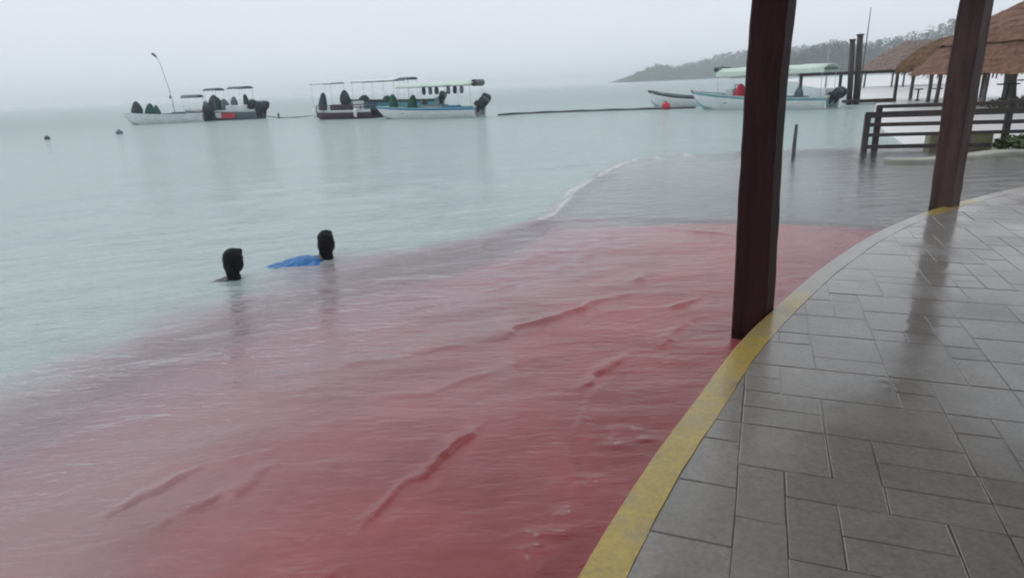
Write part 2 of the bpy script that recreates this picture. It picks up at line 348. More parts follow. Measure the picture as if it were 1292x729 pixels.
tag(o, 'grey silted concrete apron under a thin sheet of water', kind='structure')
b = MB(); b.add([(-400, -60, -3), (400, -60, -3), (400, 5000, -3), (-400, 5000, -3)], [(0, 1, 2, 3)])
tag(b.build('seabed', mat('sand_bed', (.35, .36, .3), .8)), 'pale sandy lagoon bed', kind='structure')

# ------------------------------------------------------------------ promenade
def offset_curve(d):
    o = []
    for i, p in enumerate(QC):
        t = (QC[min(i+1, len(QC)-1)]-QC[max(i-1, 0)]).normalized(); o.append(Vector((p.x+t.y*d, p.y-t.x*d, 0)))
    return o
KW = .15
inner = offset_curve(KW)
mortar = mat('wet_joint', (.15, .137, .12), .3, .35, 8, coat=1, coat_r=.1)
poly = [(p.x, p.y) for p in offset_curve(.03)]+[(30, 11.2), (30, -8), (-3.4, -8)]
b = MB(); b.prism(poly, -.6, DECK-.004)
prom = tag(b.build('promenade', mortar), 'wet grey stamped concrete promenade along the water', kind='structure')
# yellow kerb
KC0 = .018
def kerb(name, a0, a1, m):
    A = offset_curve(0.)[a0:a1+1]; B = offset_curve(.012)[a0:a1+1]; D = offset_curve(KW-.001)[a0:a1+1]
    b = MB(); n = len(A); vs = []
    for p, q, s_ in zip(A, B, D):
        j = .002*math.sin(p.x*9)+.0015*math.sin(p.y*23)
        vs += [(p.x, p.y, -.4), (p.x, p.y, DECK-.012), (q.x, q.y, DECK+.0015), (s_.x+j, s_.y-j, DECK+.0015), (s_.x, s_.y, DECK-.02)]
    fs = [(i*5+k, i*5+k+1, i*5+k+6, i*5+k+5) for i in range(n-1) for k in range(4)]+[(4, 3, 2, 1, 0), tuple((n-1)*5+k for k in range(5))]
    b.add(vs, fs); return b.build(name, m, prom)
def worn_washed_yellow():
    m = wet_paving('yellow_kerb_paint', (.52, .37, .055), rnd=0); n = m.node_tree; p = n.nodes['Principled BSDF']
    geo = n.nodes.new('ShaderNodeNewGeometry'); nz = n.nodes.new('ShaderNodeTexNoise'); nz.inputs['Scale'].default_value = 3.5; nz.inputs['Detail'].default_value = 8; nz.inputs['Roughness'].default_value = .7
    n.links.new(geo.outputs['Position'], nz.inputs[0])
    r = n.nodes.new('ShaderNodeMapRange'); r.inputs[1].default_value = .5; r.inputs[2].default_value = .8; r.inputs[4].default_value = .92
    at = n.nodes.new('ShaderNodeAttribute'); at.attribute_name = 'wash_fade'; sm = n.nodes.new('ShaderNodeMath'); sm.operation = 'MULTIPLY_ADD'; sm.inputs[1].default_value = .45
    n.links.new(at.outputs['Fac'], sm.inputs[0]); n.links.new(nz.outputs[0], sm.inputs[2]); n.links.new(sm.outputs[0], r.inputs[0])
    mx = n.nodes.new('ShaderNodeMix'); mx.data_type = 'RGBA'; mx.inputs[7].default_value = (.25, .23, .19, 1)  # grey of worn patches and of the painted wash-water reflection
    src = p.inputs['Base Color'].links[0].from_socket
    n.links.new(r.outputs[0], mx.inputs[0]); n.links.new(src, mx.inputs[6]); n.links.new(mx.outputs[2], p.inputs['Base Color']); return m
ym = worn_washed_yellow()
def near_i(x, y): return min(range(len(QC)), key=lambda i: (QC[i].x-x)**2+(QC[i].y-y)**2)
i1 = near_i(1.95, 4.4); i2 = near_i(4.55, 7.05); i3 = near_i(5.9, 7.95)
kb = tag(kerb('kerb', 0, len(QC)-1, ym), 'yellow painted kerb, its paint worn away between the posts')
arc = np.array([0]+list(np.cumsum([(q-p).length for p, q in zip(QC[:-1], QC[1:])])))
wr = .08+.84*sstep(arc[i1]-.05, arc[i1]+.55, arc)*(1-sstep(arc[i2]-.2, arc[i2]+.35, arc))+.75*sstep(arc[i3]-.3, arc[i3]+.3, arc)  # fade painted in where wash water and its sky reflection hide the yellow
kb.data.attributes.new('wash_fade', 'FLOAT', 'POINT').data.foreach_set('value', np.repeat(wr, 5).astype(np.float32))
# stamped slabs in random ashlar bond, turned 21.6 degrees
az = R(21.6); ux = Vector((math.cos(az), -math.sin(az), 0)); uy = Vector((math.sin(az), math.cos(az), 0)); MOD = .182
IN = [(p.x, p.y) for p in inner]
slab_m = wet_paving('wet_stamped_concrete', (.285, .262, .228), rnd=.06)
def clip(poly, p, nrm):
    o = []
    for i, a in enumerate(poly):
        c = poly[(i+1) % len(poly)]; da = (a-p).dot(nrm); dc = (c-p).dot(nrm)
        if da >= 0: o.append(a)
        if da*dc < 0: o.append(a+(c-a)*(da/(da-dc)))
    return o
NU, NV = 110, 90; U_0, V_0 = -30, -26
occ = np.zeros((NU, NV), bool); slabs = []
sizes = [(3, 2)]*2+[(2, 2)]*4+[(2, 3)]*1+[(2, 1)]*3+[(1, 2)]*2+[(1, 1)]*2
rs = random.Random(11)
for j in range(NV):
    for i in range(NU):
        if occ[i, j]: continue
        for (a, c) in rs.sample(sizes, len(sizes))+[(1, 1)]:
            if i+a <= NU and j+c <= NV and not occ[i:i+a, j:j+c].any(): break
        occ[i:i+a, j:j+c] = True
        cu = (U_0+i+a/2)*MOD; cv = (V_0+j+c/2)*MOD; P = ux*cu+uy*cv
        if P.x > 14 or P.y < -3.5 or P.x < -3 or P.y > 11.5: continue
        g = .003; hw = a*MOD/2-g; hh = c*MOD/2-g
        q = [P+ux*(sx*hw+rs.uniform(-.003, .003))+uy*(sy*hh+rs.uniform(-.003, .003)) for sx, sy in ((-1, -1), (1, -1), (1, 1), (-1, 1))]
        k = min(range(len(inner)), key=lambda n_: (inner[n_]-P).length_squared); t = (inner[min(k+1, len(inner)-1)]-inner[max(k-1, 0)]).normalized()
        nr_ = Vector((t.y, -t.x, 0))
        q = clip(q, inner[k]+nr_*.002, nr_)
        if len(q) < 3: continue
        ar = abs(sum(q[n_].x*q[(n_+1) % len(q)].y-q[(n_+1) % len(q)].x*q[n_].y for n_ in range(len(q))))/2
        if ar < .003: continue
        slabs.append((P, q))
def in_view(P):
    d = P-Vector((0, 0, 1.58)); c = d.dot(F)
    return c > .3 and abs(d.dot(XX)/c) < .86 and abs(d.dot(UU)/c) < .52
slabs.sort(key=lambda s_: (not in_view(s_[0]), s_[0].length))
def slab_mesh(b, P, q, lift):
    n = len(q); c = sum(q, Vector())/n; top = []; mid = []; low = []
    tx, ty = rs.uniform(-.003, .003), rs.uniform(-.003, .003)
    for p in q:
        e = (c-p).normalized()*.005; h = lift+(p.x-c.x)*tx+(p.y-c.y)*ty
        top.append(p+e-P+Vector((0, 0, h))); mid.append(p-P+Vector((0, 0, h-.002))); low.append(p-P+Vector((0, 0, -.03)))
    b.add(top+mid+low, [tuple(range(n))]+[(n+k, n+(k+1) % n, (k+1) % n, k) for k in range(n)]+[(2*n+k, 2*n+(k+1) % n, n+(k+1) % n, n+k) for k in range(n)])
rest = MB()
for k, (P, q) in enumerate(slabs):
    lift = rs.uniform(-.001, .001)
    if k < 300:
        b = MB(); slab_mesh(b, P, q, lift); s_ = b.build('paving_slab', slab_m, prom); s_.location = (P.x, P.y, DECK)
    else:
        slab_mesh(rest, Vector((0, 0, 0)), [p for p in q], lift)
o = rest.build('paving_slabs', slab_m, prom); o.location = (0, 0, DECK); o['kind'] = 'stuff'

# ------------------------------------------------------------------ timber posts and the roof they carry
wood = mat('dark_wet_timber', (.030, .009, .009), rough=.65, var=.5, scale=3, bump=.5, bscale=14, spec=.25, stretch=(3, 3, .35))
wood2 = mat('weathered_wet_timber', (.085, .052, .048), rough=.65, var=.45, scale=3, bump=.5, bscale=14, spec=.25, stretch=(3, 3, .35))
def timber_post(loc, side, rz, h, label, seed, m=None):
    b = MB(); rp = random.Random(seed); n = 34; S = []
    for i in range(n+1):
        z = -.6+(h+.6)*i/n; w_ = side*(1+.035*math.sin(z*2.3+seed)+rp.uniform(-.012, .012)); ox = .012*math.sin(z*1.7+seed*2); oy = .010*math.sin(z*2.1+seed)
        bv = .07*w_
        for cx, cy in ((1, 1), (-1, 1), (-1, -1), (1, -1)):
            x, y = cx*w_/2+ox+rp.uniform(-.003, .003), cy*w_/2+oy+rp.uniform(-.003, .003)
            pa = (x-cx*bv, y, z); pb = (x, y-cy*bv, z)
            S += [pb, pa] if cx*cy > 0 else [pa, pb]
    fs = [(i*8+k, i*8+(k+1) % 8, (i+1)*8+(k+1) % 8, (i+1)*8+k) for i in range(n) for k in range(8)]+[tuple(range(8))[::-1], tuple(n*8+k for k in range(8))]
    b.add(S, fs); o = b.build('timber_post', m or wood); o.location = loc; o.rotation_euler = (0, 0, rz)
    return tag(o, label, 'post', 'posts along the quay')
timber_post((1.712, 4.30, 0), .222, -R(37), 3.15, 'dark red brown timber post nearest the camera, beside the yellow kerb', 1)
timber_post((5.26, 7.60, 0), .255, -R(56), 3.15, 'dark brown timber post farther along the quay, in front of the slatted fence', 4, wood2)
roof = empty('palapa_roof', (0, 0, 3.15), 0, 'thatched roof overhead carried by the dark timber posts', 'roof')
th_m = mat('dry_thatch', (.16, .105, .062), .9, .4, 5, bump=.8, bscale=20, stretch=(1, 1, 6))
A = offset_curve(-.9)[near_i(-1.9, -2.2):near_i(6.6, 8.4)]  # out-of-view eave, overhang widened to shade the near water
D = offset_curve(9)[near_i(-1.9, -2.2):near_i(6.6, 8.4)]  # unseen back edge, moved inland to darken the posts' landward faces
b = MB(); n = len(A)
b.add([(p.x, p.y, .06) for p in A]+[(p.x, p.y, 3.6) for p in D]+[(p.x, p.y, .3) for p in A]+[(p.x, p.y, 3.85) for p in D],
      [(k, k+1, n+k+1, n+k) for k in range(n-1)]+[(2*n+k, 3*n+k, 3*n+k+1, 2*n+k+1) for k in range(n-1)]+[(k, 2*n+k, 2*n+k+1, k+1) for k in range(n-1)])
b.build('thatch', th_m, roof)
b = MB(); b.tube([(p.x, p.y, .0) for p in offset_curve(-.13)[near_i(-1.5, -1.5):near_i(5.6, 7.8)][::6]], .09, 8); b.build('beam', wood, roof)

# ------------------------------------------------------------------ swimmers
hair_m = mat('wet_black_hair', (.010, .012, .012), .6, .3, 40, bump=.4, bscale=60, spec=.15)
skin_m = mat('brown_skin', (.16, .085, .055), .45, .1, 10)
def capsule(b, p, q, r0, r1, n=6):
    p, q = Vector(p), Vector(q); L = [p.lerp(q, k/n) for k in range(n+1)]
    b.tube(L, [r0+(r1-r0)*k/n for k in range(n+1)], 12); b.ball(p, r0, 12); b.ball(q, r1, 12)
def swimmer(loc, rz, lean, back_z, shirt_m, label, turn=R(55)):
    """Local frame: body trails along -x just under the surface, head raised at the origin, facing +x."""
    root = empty('person', loc, rz, label, 'person')
    b = MB(); H = Vector((lean, 0, .175)); n0 = Vector((lean*.7-.04, 0, -.04))
    M = Matrix.Rotation(turn, 3, 'Z') @ Matrix.Rotation(R(14), 3, 'Y'); T = Matrix.Rotation(turn, 3, 'Z')
    def hv_(x, y, z): return H+T @ Vector((x, y, z))
    b.ball(hv_(-.012, 0, .02), (.098, .078, .108), 20, M); b.ball(hv_(.03, 0, -.045), (.068, .058, .078), 16, M)   # skull, jaw
    b.ball(hv_(.102, 0, -.022), (.018, .013, .026), 10, T); b.ball(hv_(.088, 0, -.066), (.014, .025, .009), 10, T)   # nose, lips
    b.ball(hv_(.088, 0, .018), (.014, .055, .012), 10, T)                                                                 # brow
    for s_ in (-1, 1): b.ball(hv_(-.008, s_*.08, -.012), (.022, .012, .034), 10, T)                                       # ears
    capsule(b, H+Vector((-.02, 0, -.06)), n0, .056, .064)
    cz = back_z
    sp = [n0+Vector((-.02, 0, -.03)), Vector((-.20, 0, cz-.11)), Vector((-.42, 0, cz-.13)), Vector((-.62, 0, cz-.16))]
    for p, q, (ry0, rz0), (ry1, rz1) in zip(sp[:-1], sp[1:], ((.15, .07), (.19, .11), (.16, .10)), ((.19, .11), (.16, .10), (.16, .10))):
        for k in range(6):
            t = k/5; b.ball(p.lerp(q, t), (.09, ry0+(ry1-ry0)*t, rz0+(rz1-rz0)*t), 14)
    for s_ in (-1, 1):
        sh = Vector((-.13, s_*.19, cz-.09)); el = Vector((.08, s_*.34, cz-.24)); wr = Vector((.30, s_*.26, cz-.22))
        capsule(b, sh, el, .055, .042); capsule(b, el, wr, .042, .028)
        b.ball(wr+Vector((.06, 0, 0)), (.05, .038, .018), 10)
        for k in range(4):
            f0 = wr+Vector((.095, (k-1.5)*.019, 0)); capsule(b, f0, f0+Vector((.04, 0, -.008)), .009, .008, 2); capsule(b, f0+Vector((.04, 0, -.008)), f0+Vector((.07-.006*abs(k-1.4), 0, -.025)), .008, .007, 2)
        capsule(b, wr+Vector((.035, -s_*.03, 0)), wr+Vector((.085, -s_*.065, -.012)), .010, .008, 2)
        hp = Vector((-.66, s_*.085, cz-.18)); kn = Vector((-1.05, s_*.11, cz-.28)); an = Vector((-1.42, s_*.10, cz-.20))
        capsule(b, hp, kn, .085, .058); capsule(b, kn, an, .055, .036); capsule(b, an, an+Vector((-.18, 0, .01)), .036, .026)
    o = b.build('body', skin_m, root, smooth=True)
    rm = o.modifiers.new('remesh', 'REMESH'); rm.mode = 'VOXEL'; rm.voxel_size = .011; rm.use_smooth_shade = True
    sm = o.modifiers.new('smooth', 'SMOOTH'); sm.iterations = 4; sm.factor = .5
    # hair cap falling over the nape and ears
    b = MB()
    b.ball(hv_(-.02, 0, .028), (.106, .088, .112), 22, M)
    b.ball(hv_(-.055, 0, -.03), (.064, .086, .10), 16, T); b.ball(hv_(-.05, 0, -.10), (.058, .078, .085), 14, T); b.ball(hv_(-.04, 0, -.165), (.06, .078, .07), 14, T)
    for s_ in (-1, 1): b.ball(hv_(-.012, s_*.066, -.02), (.056, .028, .085), 12, T)
    b.ball(hv_(.055, 0, .085), (.045, .062, .035), 12, T)
    o = b.build('hair', hair_m, root, smooth=True)
    rm = o.modifiers.new('remesh', 'REMESH'); rm.mode = 'VOXEL'; rm.voxel_size = .010; rm.use_smooth_shade = True
    sm = o.modifiers.new('smooth', 'SMOOTH'); sm.iterations = 3
    tx = bpy.data.textures.new('hair_clumps', 'CLOUDS'); tx.noise_scale = .03
    dm = o.modifiers.new('clumps', 'DISPLACE'); dm.texture = tx; dm.strength = .018; dm.mid_level = .5
    # shirt over back, shoulders and upper arms
    b = MB()
    for p, q, (ry0, rz0), (ry1, rz1) in zip(sp[:-1], sp[1:], ((.16, .078), (.205, .122), (.175, .112)), ((.205, .122), (.175, .112), (.172, .112))):
        for k in range(6):
            t = k/5; b.ball(p.lerp(q, t)+Vector((-.01, 0, 0)), (.095, ry0+(ry1-ry0)*t, rz0+(rz1-rz0)*t), 16)
    for s_ in (-1, 1): capsule(b, (-.13, s_*.19, cz-.09), (-.03, s_*.265, cz-.165), .069, .06)
    o = b.build('shirt', shirt_m, root, smooth=True)
    rm = o.modifiers.new('remesh', 'REMESH'); rm.mode = 'VOXEL'; rm.voxel_size = .012; rm.use_smooth_shade = True
    sm = o.modifiers.new('smooth', 'SMOOTH'); sm.iterations = 4
    tx = bpy.data.textures.new('cloth_folds', 'CLOUDS'); tx.noise_scale = .09
    dm = o.modifiers.new('folds', 'DISPLACE'); dm.texture = tx; dm.strength = .05; dm.mid_level = .5
    return root
swimmer((-2.12, 6.96, 0), R(28), .075, .04, mat('blue_wet_shirt', (.008, .14, .38), .4, .2, 14, bump=.5, bscale=25), 'dark haired swimmer in a blue shirt, floating on the right of the two')
swimmer((-2.86, 6.28, 0), R(12), .06, -.03, mat('dark_wet_shirt', (.03, .045, .05), .45, .2, 14), 'dark haired swimmer on the left with only the head above water')

# ------------------------------------------------------------------ boats
def M_(n, col, r=.4, **k): return mat(n, col, r, **k)
white = M_('boat_white', (.68, .72, .72), var=.10, scale=3); teal = M_('boat_teal', (.13, .36, .40), var=.18); black = M_('engine_black', (.018, .026, .032), .35)
blue = M_('boat_blue', (.05, .22, .42)); inside = M_('boat_inside', (.36, .43, .44), .6); metal = M_('alloy_tube', (.42, .44, .45), .35, metal=.6)
maroon = M_('boat_maroon', (.085, .05, .065)); redp = M_('boat_red', (.45, .04, .06)); charcoal = M_('charcoal', (.05, .06, .065)); greyd = M_('boat_grey', (.13, .17, .19))
mint = M_('mint_canvas', (.58, .70, .60), .8, var=.08); grey_c = M_('grey_canvas', (.12, .15, .17), .8); dgreen = M_('dark_green_canvas', (.018, .085, .06), .7, var=.4)
dslate = M_('dark_slate_canvas', (.03, .045, .055), .7, var=.4); redc = M_('red_canvas', (.55, .03, .07), .7, var=.25); greyb = M_('grey_blue_canvas', (.12, .16, .17), .7, var=.4); white_c = M_('white_canvas', (.72, .74, .74), .8)
def hull(root, L, B, s0, s1, hm, stripe_m, in_m, rail_m):
    n = 22; O = []; I = []; S0 = []; S1 = []; G = []
    for i in range(n+1):
        u = i/n; x = -L/2+L*u
        hb = B/2*(.88+.12*min(1, u/.3))*(1-max(0, (u-.42)/.58)**2.3)+.02
        sh = s0+(s1-s0)*u**2.2; kz = -.22+(sh+.12)*max(0, (u-.78)/.22)**2.4
        wl = min(hb*.82, hb); cz = kz+(.10-kz)*.6 if u < .78 else kz+(sh-kz)*.35
        O.append([(x, -hb, sh), (x, -hb*.95, sh-.12), (x, -wl, cz), (x, 0, kz), (x, wl, cz), (x, hb*.95, sh-.12), (x, hb, sh)])
        ih = max(hb-.07, .005); fl = max(.10, kz+.1)
        I.append([(x, -ih, sh), (x, -ih*.85, min(fl, sh-.02)), (x, ih*.85, min(fl, sh-.02)), (x, ih, sh)])
        S0.append((x, hb*.955+.012, sh-.11)); S1.append((x, hb+.012, sh-.03)); G.append((x, hb, sh+.015))
    b = MB(); vs = [v for r_ in O for v in r_]; fs = [(i*7+k, i*7+k+1, (i+1)*7+k+1, (i+1)*7+k) for i in range(n) for k in range(6)]+[tuple(range(7))]
    b.add(vs, fs); b.build('hull', hm, root, smooth=True)
    b = MB(); vs = [v for r_ in I for v in r_]; b.add(vs, [(i*4+k, (i+1)*4+k, (i+1)*4+k+1, i*4+k+1) for i in range(n) for k in range(3)]+[(0, 1, 2, 3)]); b.build('inner_shell', in_m, root)
    for s_ in (-1, 1):
        b = MB(); b.add([(x, s_*y, z) for x, y, z in S0]+[(x, s_*y, z) for x, y, z in S1], [(i, i+1, n+2+i, n+1+i) for i in range(n)]); b.build('stripe', stripe_m, root)
        b = MB(); b.tube([(x, s_*y, z) for x, y, z in G], .035, 6); b.build('gunwale', rail_m, root)
    b = MB(); b.box((-L/2+.03, 0, s0/2+.1), (.06, B*.84, s0+.05)); b.build('transom', hm, root)
    b = MB(); b.box((L/2-.16*L, 0, s0+(s1-s0)*.62), (L*.16, B*.42, .05), tilt=-.08); b.build('foredeck', in_m, root, .01)
    for u in (.30, .5, .68):
        b = MB(); x = -L/2+L*u; b.box((x, 0, .36), (.26, B*.80, .06)); b.box((x, 0, .22), (.20, B*.6, .24)); b.build('bench', in_m, root, .012)
def outboard(root, x, y, z, tilt, sc=1.):
    """outboard motor, tilted: a part of its boat"""
    M = Matrix.Translation((x, y, z)) @ Matrix.Rotation(tilt, 4, 'Y') @ Matrix.Scale(sc, 4)
    def put(b): b.v = [tuple(M @ Vector(v)) for v in b.v]
    b = MB(); b.lathe([(.05, .52), (.16, .50), (.21, .42), (.22, .25), (.19, .08), (.13, 0)], n=14, fn=lambda t, z_: .82+.30*abs(math.cos(t))); put(b)
    m_ = b.build('outboard_motor', black, root, smooth=True)
    b = MB(); b.tube([(0, 0, .05), (-.02, 0, -.25), (-.03, 0, -.62)], [.13, .10, .07], 10); b.box((-.05, 0, -.40), (.34, .18, .02)); b.tube([(.16, 0, -.66), (-.02, 0, -.66), (-.24, 0, -.66)], [.02, .07, .045], 8)
    b.add([(.05, 0, -.70), (-.15, 0, -.70), (-.12, 0, -.86), (.0, 0, -.84)], [(0, 1, 2, 3)]); put(b); b.build('leg', black, m_)
    b = MB()
    for k in range(3):
        a = k*2.094; b.add([(-.25, .02*math.cos(a), -.66+.02*math.sin(a)), (-.27, .15*math.cos(a-.4), -.66+.15*math.sin(a-.4)), (-.29, .17*math.cos(a), -.66+.17*math.sin(a)), (-.27, .14*math.cos(a+.4), -.66+.14*math.sin(a+.4))], [(0, 1, 2, 3)])
    put(b); b.build('propeller', metal, m_)
    b = MB(); b.box((.2, 0, .02), (.2, .16, .22)); put(b); b.build('bracket', black, m_, .01)
def canopy(root, x0, x1, B, z, m, thick=.05, val=0., camber=.12, base=.5, posts=3, pm=None):
    b = MB(); n = 8; k_ = 10; vs = []
    for i in range(k_+1):
        x = x0+(x1-x0)*i/k_
        for j in range(n+1):
            v = -1+2*j/n; vs.append((x, v*B/2, z+camber*(1-v*v)+.02*math.sin(i*2.1+j)))
    top = len(vs); vs += [(x, y, z_-thick) for x, y, z_ in vs]
    idx = lambda i, j: i*(n+1)+j
    fs = [(idx(i, j), idx(i+1, j), idx(i+1, j+1), idx(i, j+1)) for i in range(k_) for j in range(n)]
    fs += [tuple(top+q for q in f[::-1]) for f in fs]
    per = [idx(i, 0) for i in range(k_)]+[idx(k_, j) for j in range(n)]+[idx(i, n) for i in range(k_, 0, -1)]+[idx(0, j) for j in range(n, 0, -1)]
    fs += [(per[q], per[(q+1) % len(per)], top+per[(q+1) % len(per)], top+per[q]) for q in range(len(per))]
    b.add(vs, fs); c = b.build('canopy', m, root, smooth=True)
    if val:
        for s_ in (-1, 1):
            b = MB(); b.box(((x0+x1)/2, s_*(B/2+.012), z-thick-val/2+.02), (x1-x0, .02, val)); b.build('valance', m, c)
    for s_ in (-1, 1):
        b = MB(); b.tube([(x0, s_*(B/2-.03), z-thick-.02), (x1, s_*(B/2-.03), z-thick-.02)], .02, 6); b.build('rail', pm or metal, c)
    for q in range(posts):
        x = x0+.1+(x1-x0-.2)*q/max(1, posts-1)
        for s_ in (-1, 1):
            b = MB(); b.tube([(x, s_*B*.46, base), (x, s_*(B/2-.03), z-thick)], .012, 6); b.build('canopy_post', pm or metal, root)
    return c
def place_boat(name, stern, bow, label):
    s, e = Vector(stern), Vector(bow); d = e-s; L = d.length
    return empty(name, ((s.x+e.x)/2, (s.y+e.y)/2, 0), math.atan2(d.y, d.x), label, 'boat', 'boats moored offshore'), L
def world_of(root, p): return Matrix.Translation(root.location) @ Matrix.Rotation(root.rotation_euler.z, 4, 'Z') @ Vector(p)
def bundle(root, p, m, label, r=.27, h=.9, seed=0):
    """soft upright bundle of folded canvas standing in a boat"""
    b = MB(); f = lambda t, z: 1+.16*math.sin(3*t+seed+z*2)+.10*math.sin(5*t+2*seed)
    b.lathe([(r*.75, 0), (r*1.0, .12*h), (r*1.05, .35*h), (r*.85, .6*h), (r*.62, .8*h), (r*.36, .95*h), (r*.1, h)], n=18, fn=f)
    o = b.build('canvas_bundle', m, smooth=True); o.location = world_of(root, p); o.rotation_euler = (.06*math.sin(seed), .08*math.cos(seed*2), seed)
    return tag(o, label, 'bundle', 'bundles standing in the boats')
def crate(name, root, p, d, m, label, cat, lid=None):
    t = empty(name, world_of(root, p), root.rotation_euler.z, label, cat)
    b = MB(); b.box((0, 0, d[2]*.42), (d[0], d[1], d[2]*.84)); b.build('body', m, t, .02)
    b = MB(); b.box((0, 0, d[2]*.92), (d[0]+.04, d[1]+.04, d[2]*.14)); b.build('lid', lid or m, t, .015)
    return t
# A: white panga, farthest left
a, L = place_boat('panga_boat', (-24.4, 54.2), (-30.6, 53.4), 'white open boat farthest left, with dark outboard and leaning mast')
hull(a, L, 1.9, .62, .95, white, white, inside, white); outboard(a, -L/2-.15, .25, .62, -.25, 1.25); outboard(a, -L/2-.15, -.4, .55, -.5, 1.2)
b = MB(); b.tube([(-.9, 0, .2), (-.75, 0, 2.6), (-.45, 0, 4.6), (-.28, 0, 5.0)], [.04, .035, .03, .025], 8); ms = b.build('mast', metal, a)
b = MB(); b.tube([(-.28, 0, 5.0), (-.1, 0, 5.25), (.05, 0, 5.3)], [.05, .10, .07], 8); b.build('lamp', charcoal, ms)
b = MB(); b.tube([(-.72, 0, 1.9), (-.72, 0, 2.1)], .08, 8); b.build('clamp', charcoal, ms)
canopy(a, -L/2+.1, -L/2+1.4, 1.6, 1.95, grey_c, camber=.16, posts=2)
bundle(a, (L/2-1.15, 0, .75), dslate, 'slate grey canvas bundle in the bow of the farthest left boat', .36, 1.05, 1)
bundle(a, (L/2-2.15, 0, .6), dgreen, 'dark green canvas bundle amidships in the farthest left boat', .36, 1.0, 2)
bundle(a, (L/2-2.7, .1, .6), dgreen, 'small dark green bundle beside the taller green one', .22, .85, 3)
crate('storage_box', a, (-1.2, .1, .4), (.9, .6, .45), greyd, 'low grey storage box by the foot of the leaning mast', 'box')
crate('fuel_tank', a, (-.3, -.3, .40), (.7, .5, .36), charcoal, 'dark flat tank beside the bundles of the farthest left boat', 'tank')
# B: red and grey boat behind
a, L = place_boat('panga_boat', (-20.3, 55.4), (-27.0, 56.4), 'grey and red open boat behind the white one, heaped with bundles')
hull(a, L, 2.0, .72, 1.0, greyd, white, inside, white)
b = MB(); b.box((-1.0, 1.02, .36), (1.3, .03, .42)); b.build('hull_panel', redp, a)
b = MB(); b.box((-.2, 1.03, .42), (.5, .03, .40)); b.build('hull_panel', white, a)
for y_, tl in ((-.6, -.3), (0, -.2), (.6, -.4)): outboard(a, -L/2-.12, y_, .75, tl, 1.3)
outboard(a, -L/2+.5, .3, .9, -.3, 1.3)
b = MB(); b.box((-1.6, 0, .78), (1.9, 1.2, .75)); b.build('engine_cover', white, a, .08)
canopy(a, .0, .95, 1.7, 2.45, grey_c, camber=.12, posts=2); canopy(a, -2.6, -1.2, 1.7, 2.5, charcoal, camber=.12, posts=2)
for k, (x_, y_, z_, r_, h_, m_) in enumerate(((1.4, .1, .6, .30, 1.0, greyb), (.75, -.1, .7, .42, 1.35, dslate), (.25, .2, .7, .38, 1.15, dslate), (-.3, .1, .75, .36, .95, greyb), (-1.3, .2, 1.15, .26, .7, greyb), (-2.2, -.1, 1.0, .25, 1.0, black))):
    bundle(a, (x_, y_, z_), m_, ('grey blue bundle nearest the bow of the grey and red boat', 'tallest dark bundle heaped in the grey and red boat', 'dark bundle just behind the tallest one in the grey and red boat', 'grey blue bundle low amidships in the grey and red boat', 'small grey blue bundle on the white engine cover', 'black bundle beside the stern motors of the grey and red boat')[k], r_, h_, k+4)
# C: low maroon work boat
a, L = place_boat('work_boat', (-8.9, 46.6), (-13.9, 48.4), 'low maroon boat with a white band and two white fenders')
hull(a, L, 2.1, .55, .62, maroon, white, maroon, white)
for x_ in (-1.55, 1.75):
    b = MB(); b.tube([(x_, 1.10, .12), (x_, 1.12, .2), (x_, 1.12, .62), (x_, 1.10, .72)], [.06, .12, .12, .06], 10); b.build('fender', white, a, smooth=True)
for z_ in (.78, .95):
    for s_ in (-1, 1):
        b = MB(); b.tube([(-L*.42, s_*.95, z_), (L*.32, s_*.95, z_)], .035, 6); b.build('rail', maroon, a)
for x_ in (-1.9, -.9, .1, 1.1, 1.7):
    for s_ in (-1, 1):
        b = MB(); b.tube([(x_, s_*.95, .5), (x_, s_*.95, .96)], .03, 6); b.build('rail_post', maroon, a)
canopy(a, .3, 2.1, 1.7, 2.45, white_c, thick=.03, camber=.05, posts=2)
bundle(a, (1.65, .2, .5), dslate, 'dark bundle standing in the bow of the maroon boat', .27, 1.35, 11)
bundle(a, (.1, -.3, .95), dslate, 'dark bundle raised at the middle of the maroon boat', .33, 1.0, 12)
crate('storage_box', a, (-.2, 0, .35), (2.2, .9, .62), charcoal, 'long charcoal box along the middle of the maroon boat', 'box')
crate('storage_box', a, (-1.3, .2, .45), (.5, .6, .72), white, 'white box near the stern of the maroon boat', 'box')
# F: teal boat behind C and D
a, L = place_boat('panga_boat', (-4.6, 48.0), (-11.6, 50.0), 'teal hulled boat half hidden behind the mint canopied one')
hull(a, L, 2.1, 1.05, 1.25, teal, charcoal, inside, charcoal); canopy(a, -.6, 2.9, 1.8, 2.5, white_c, thick=.04, camber=.10, posts=3); canopy(a, -1.7, -.8, 1.6, 2.55, grey_c, camber=.1, posts=2)
bundle(a, (2.3, .1, .75), dslate, 'low slate bundle in the bow of the teal boat', .5, .8, 14); bundle(a, (.4, .2, .75), dgreen, 'dark green bundle amidships in the teal boat', .45, .7, 15)
crate('storage_box', a, (1.3, .1, .7), (.9, .8, .5), charcoal, 'dark box between the bundles of the teal boat', 'box'); outboard(a, -L/2-.15, 0, 1.0, -.3, 1.2)
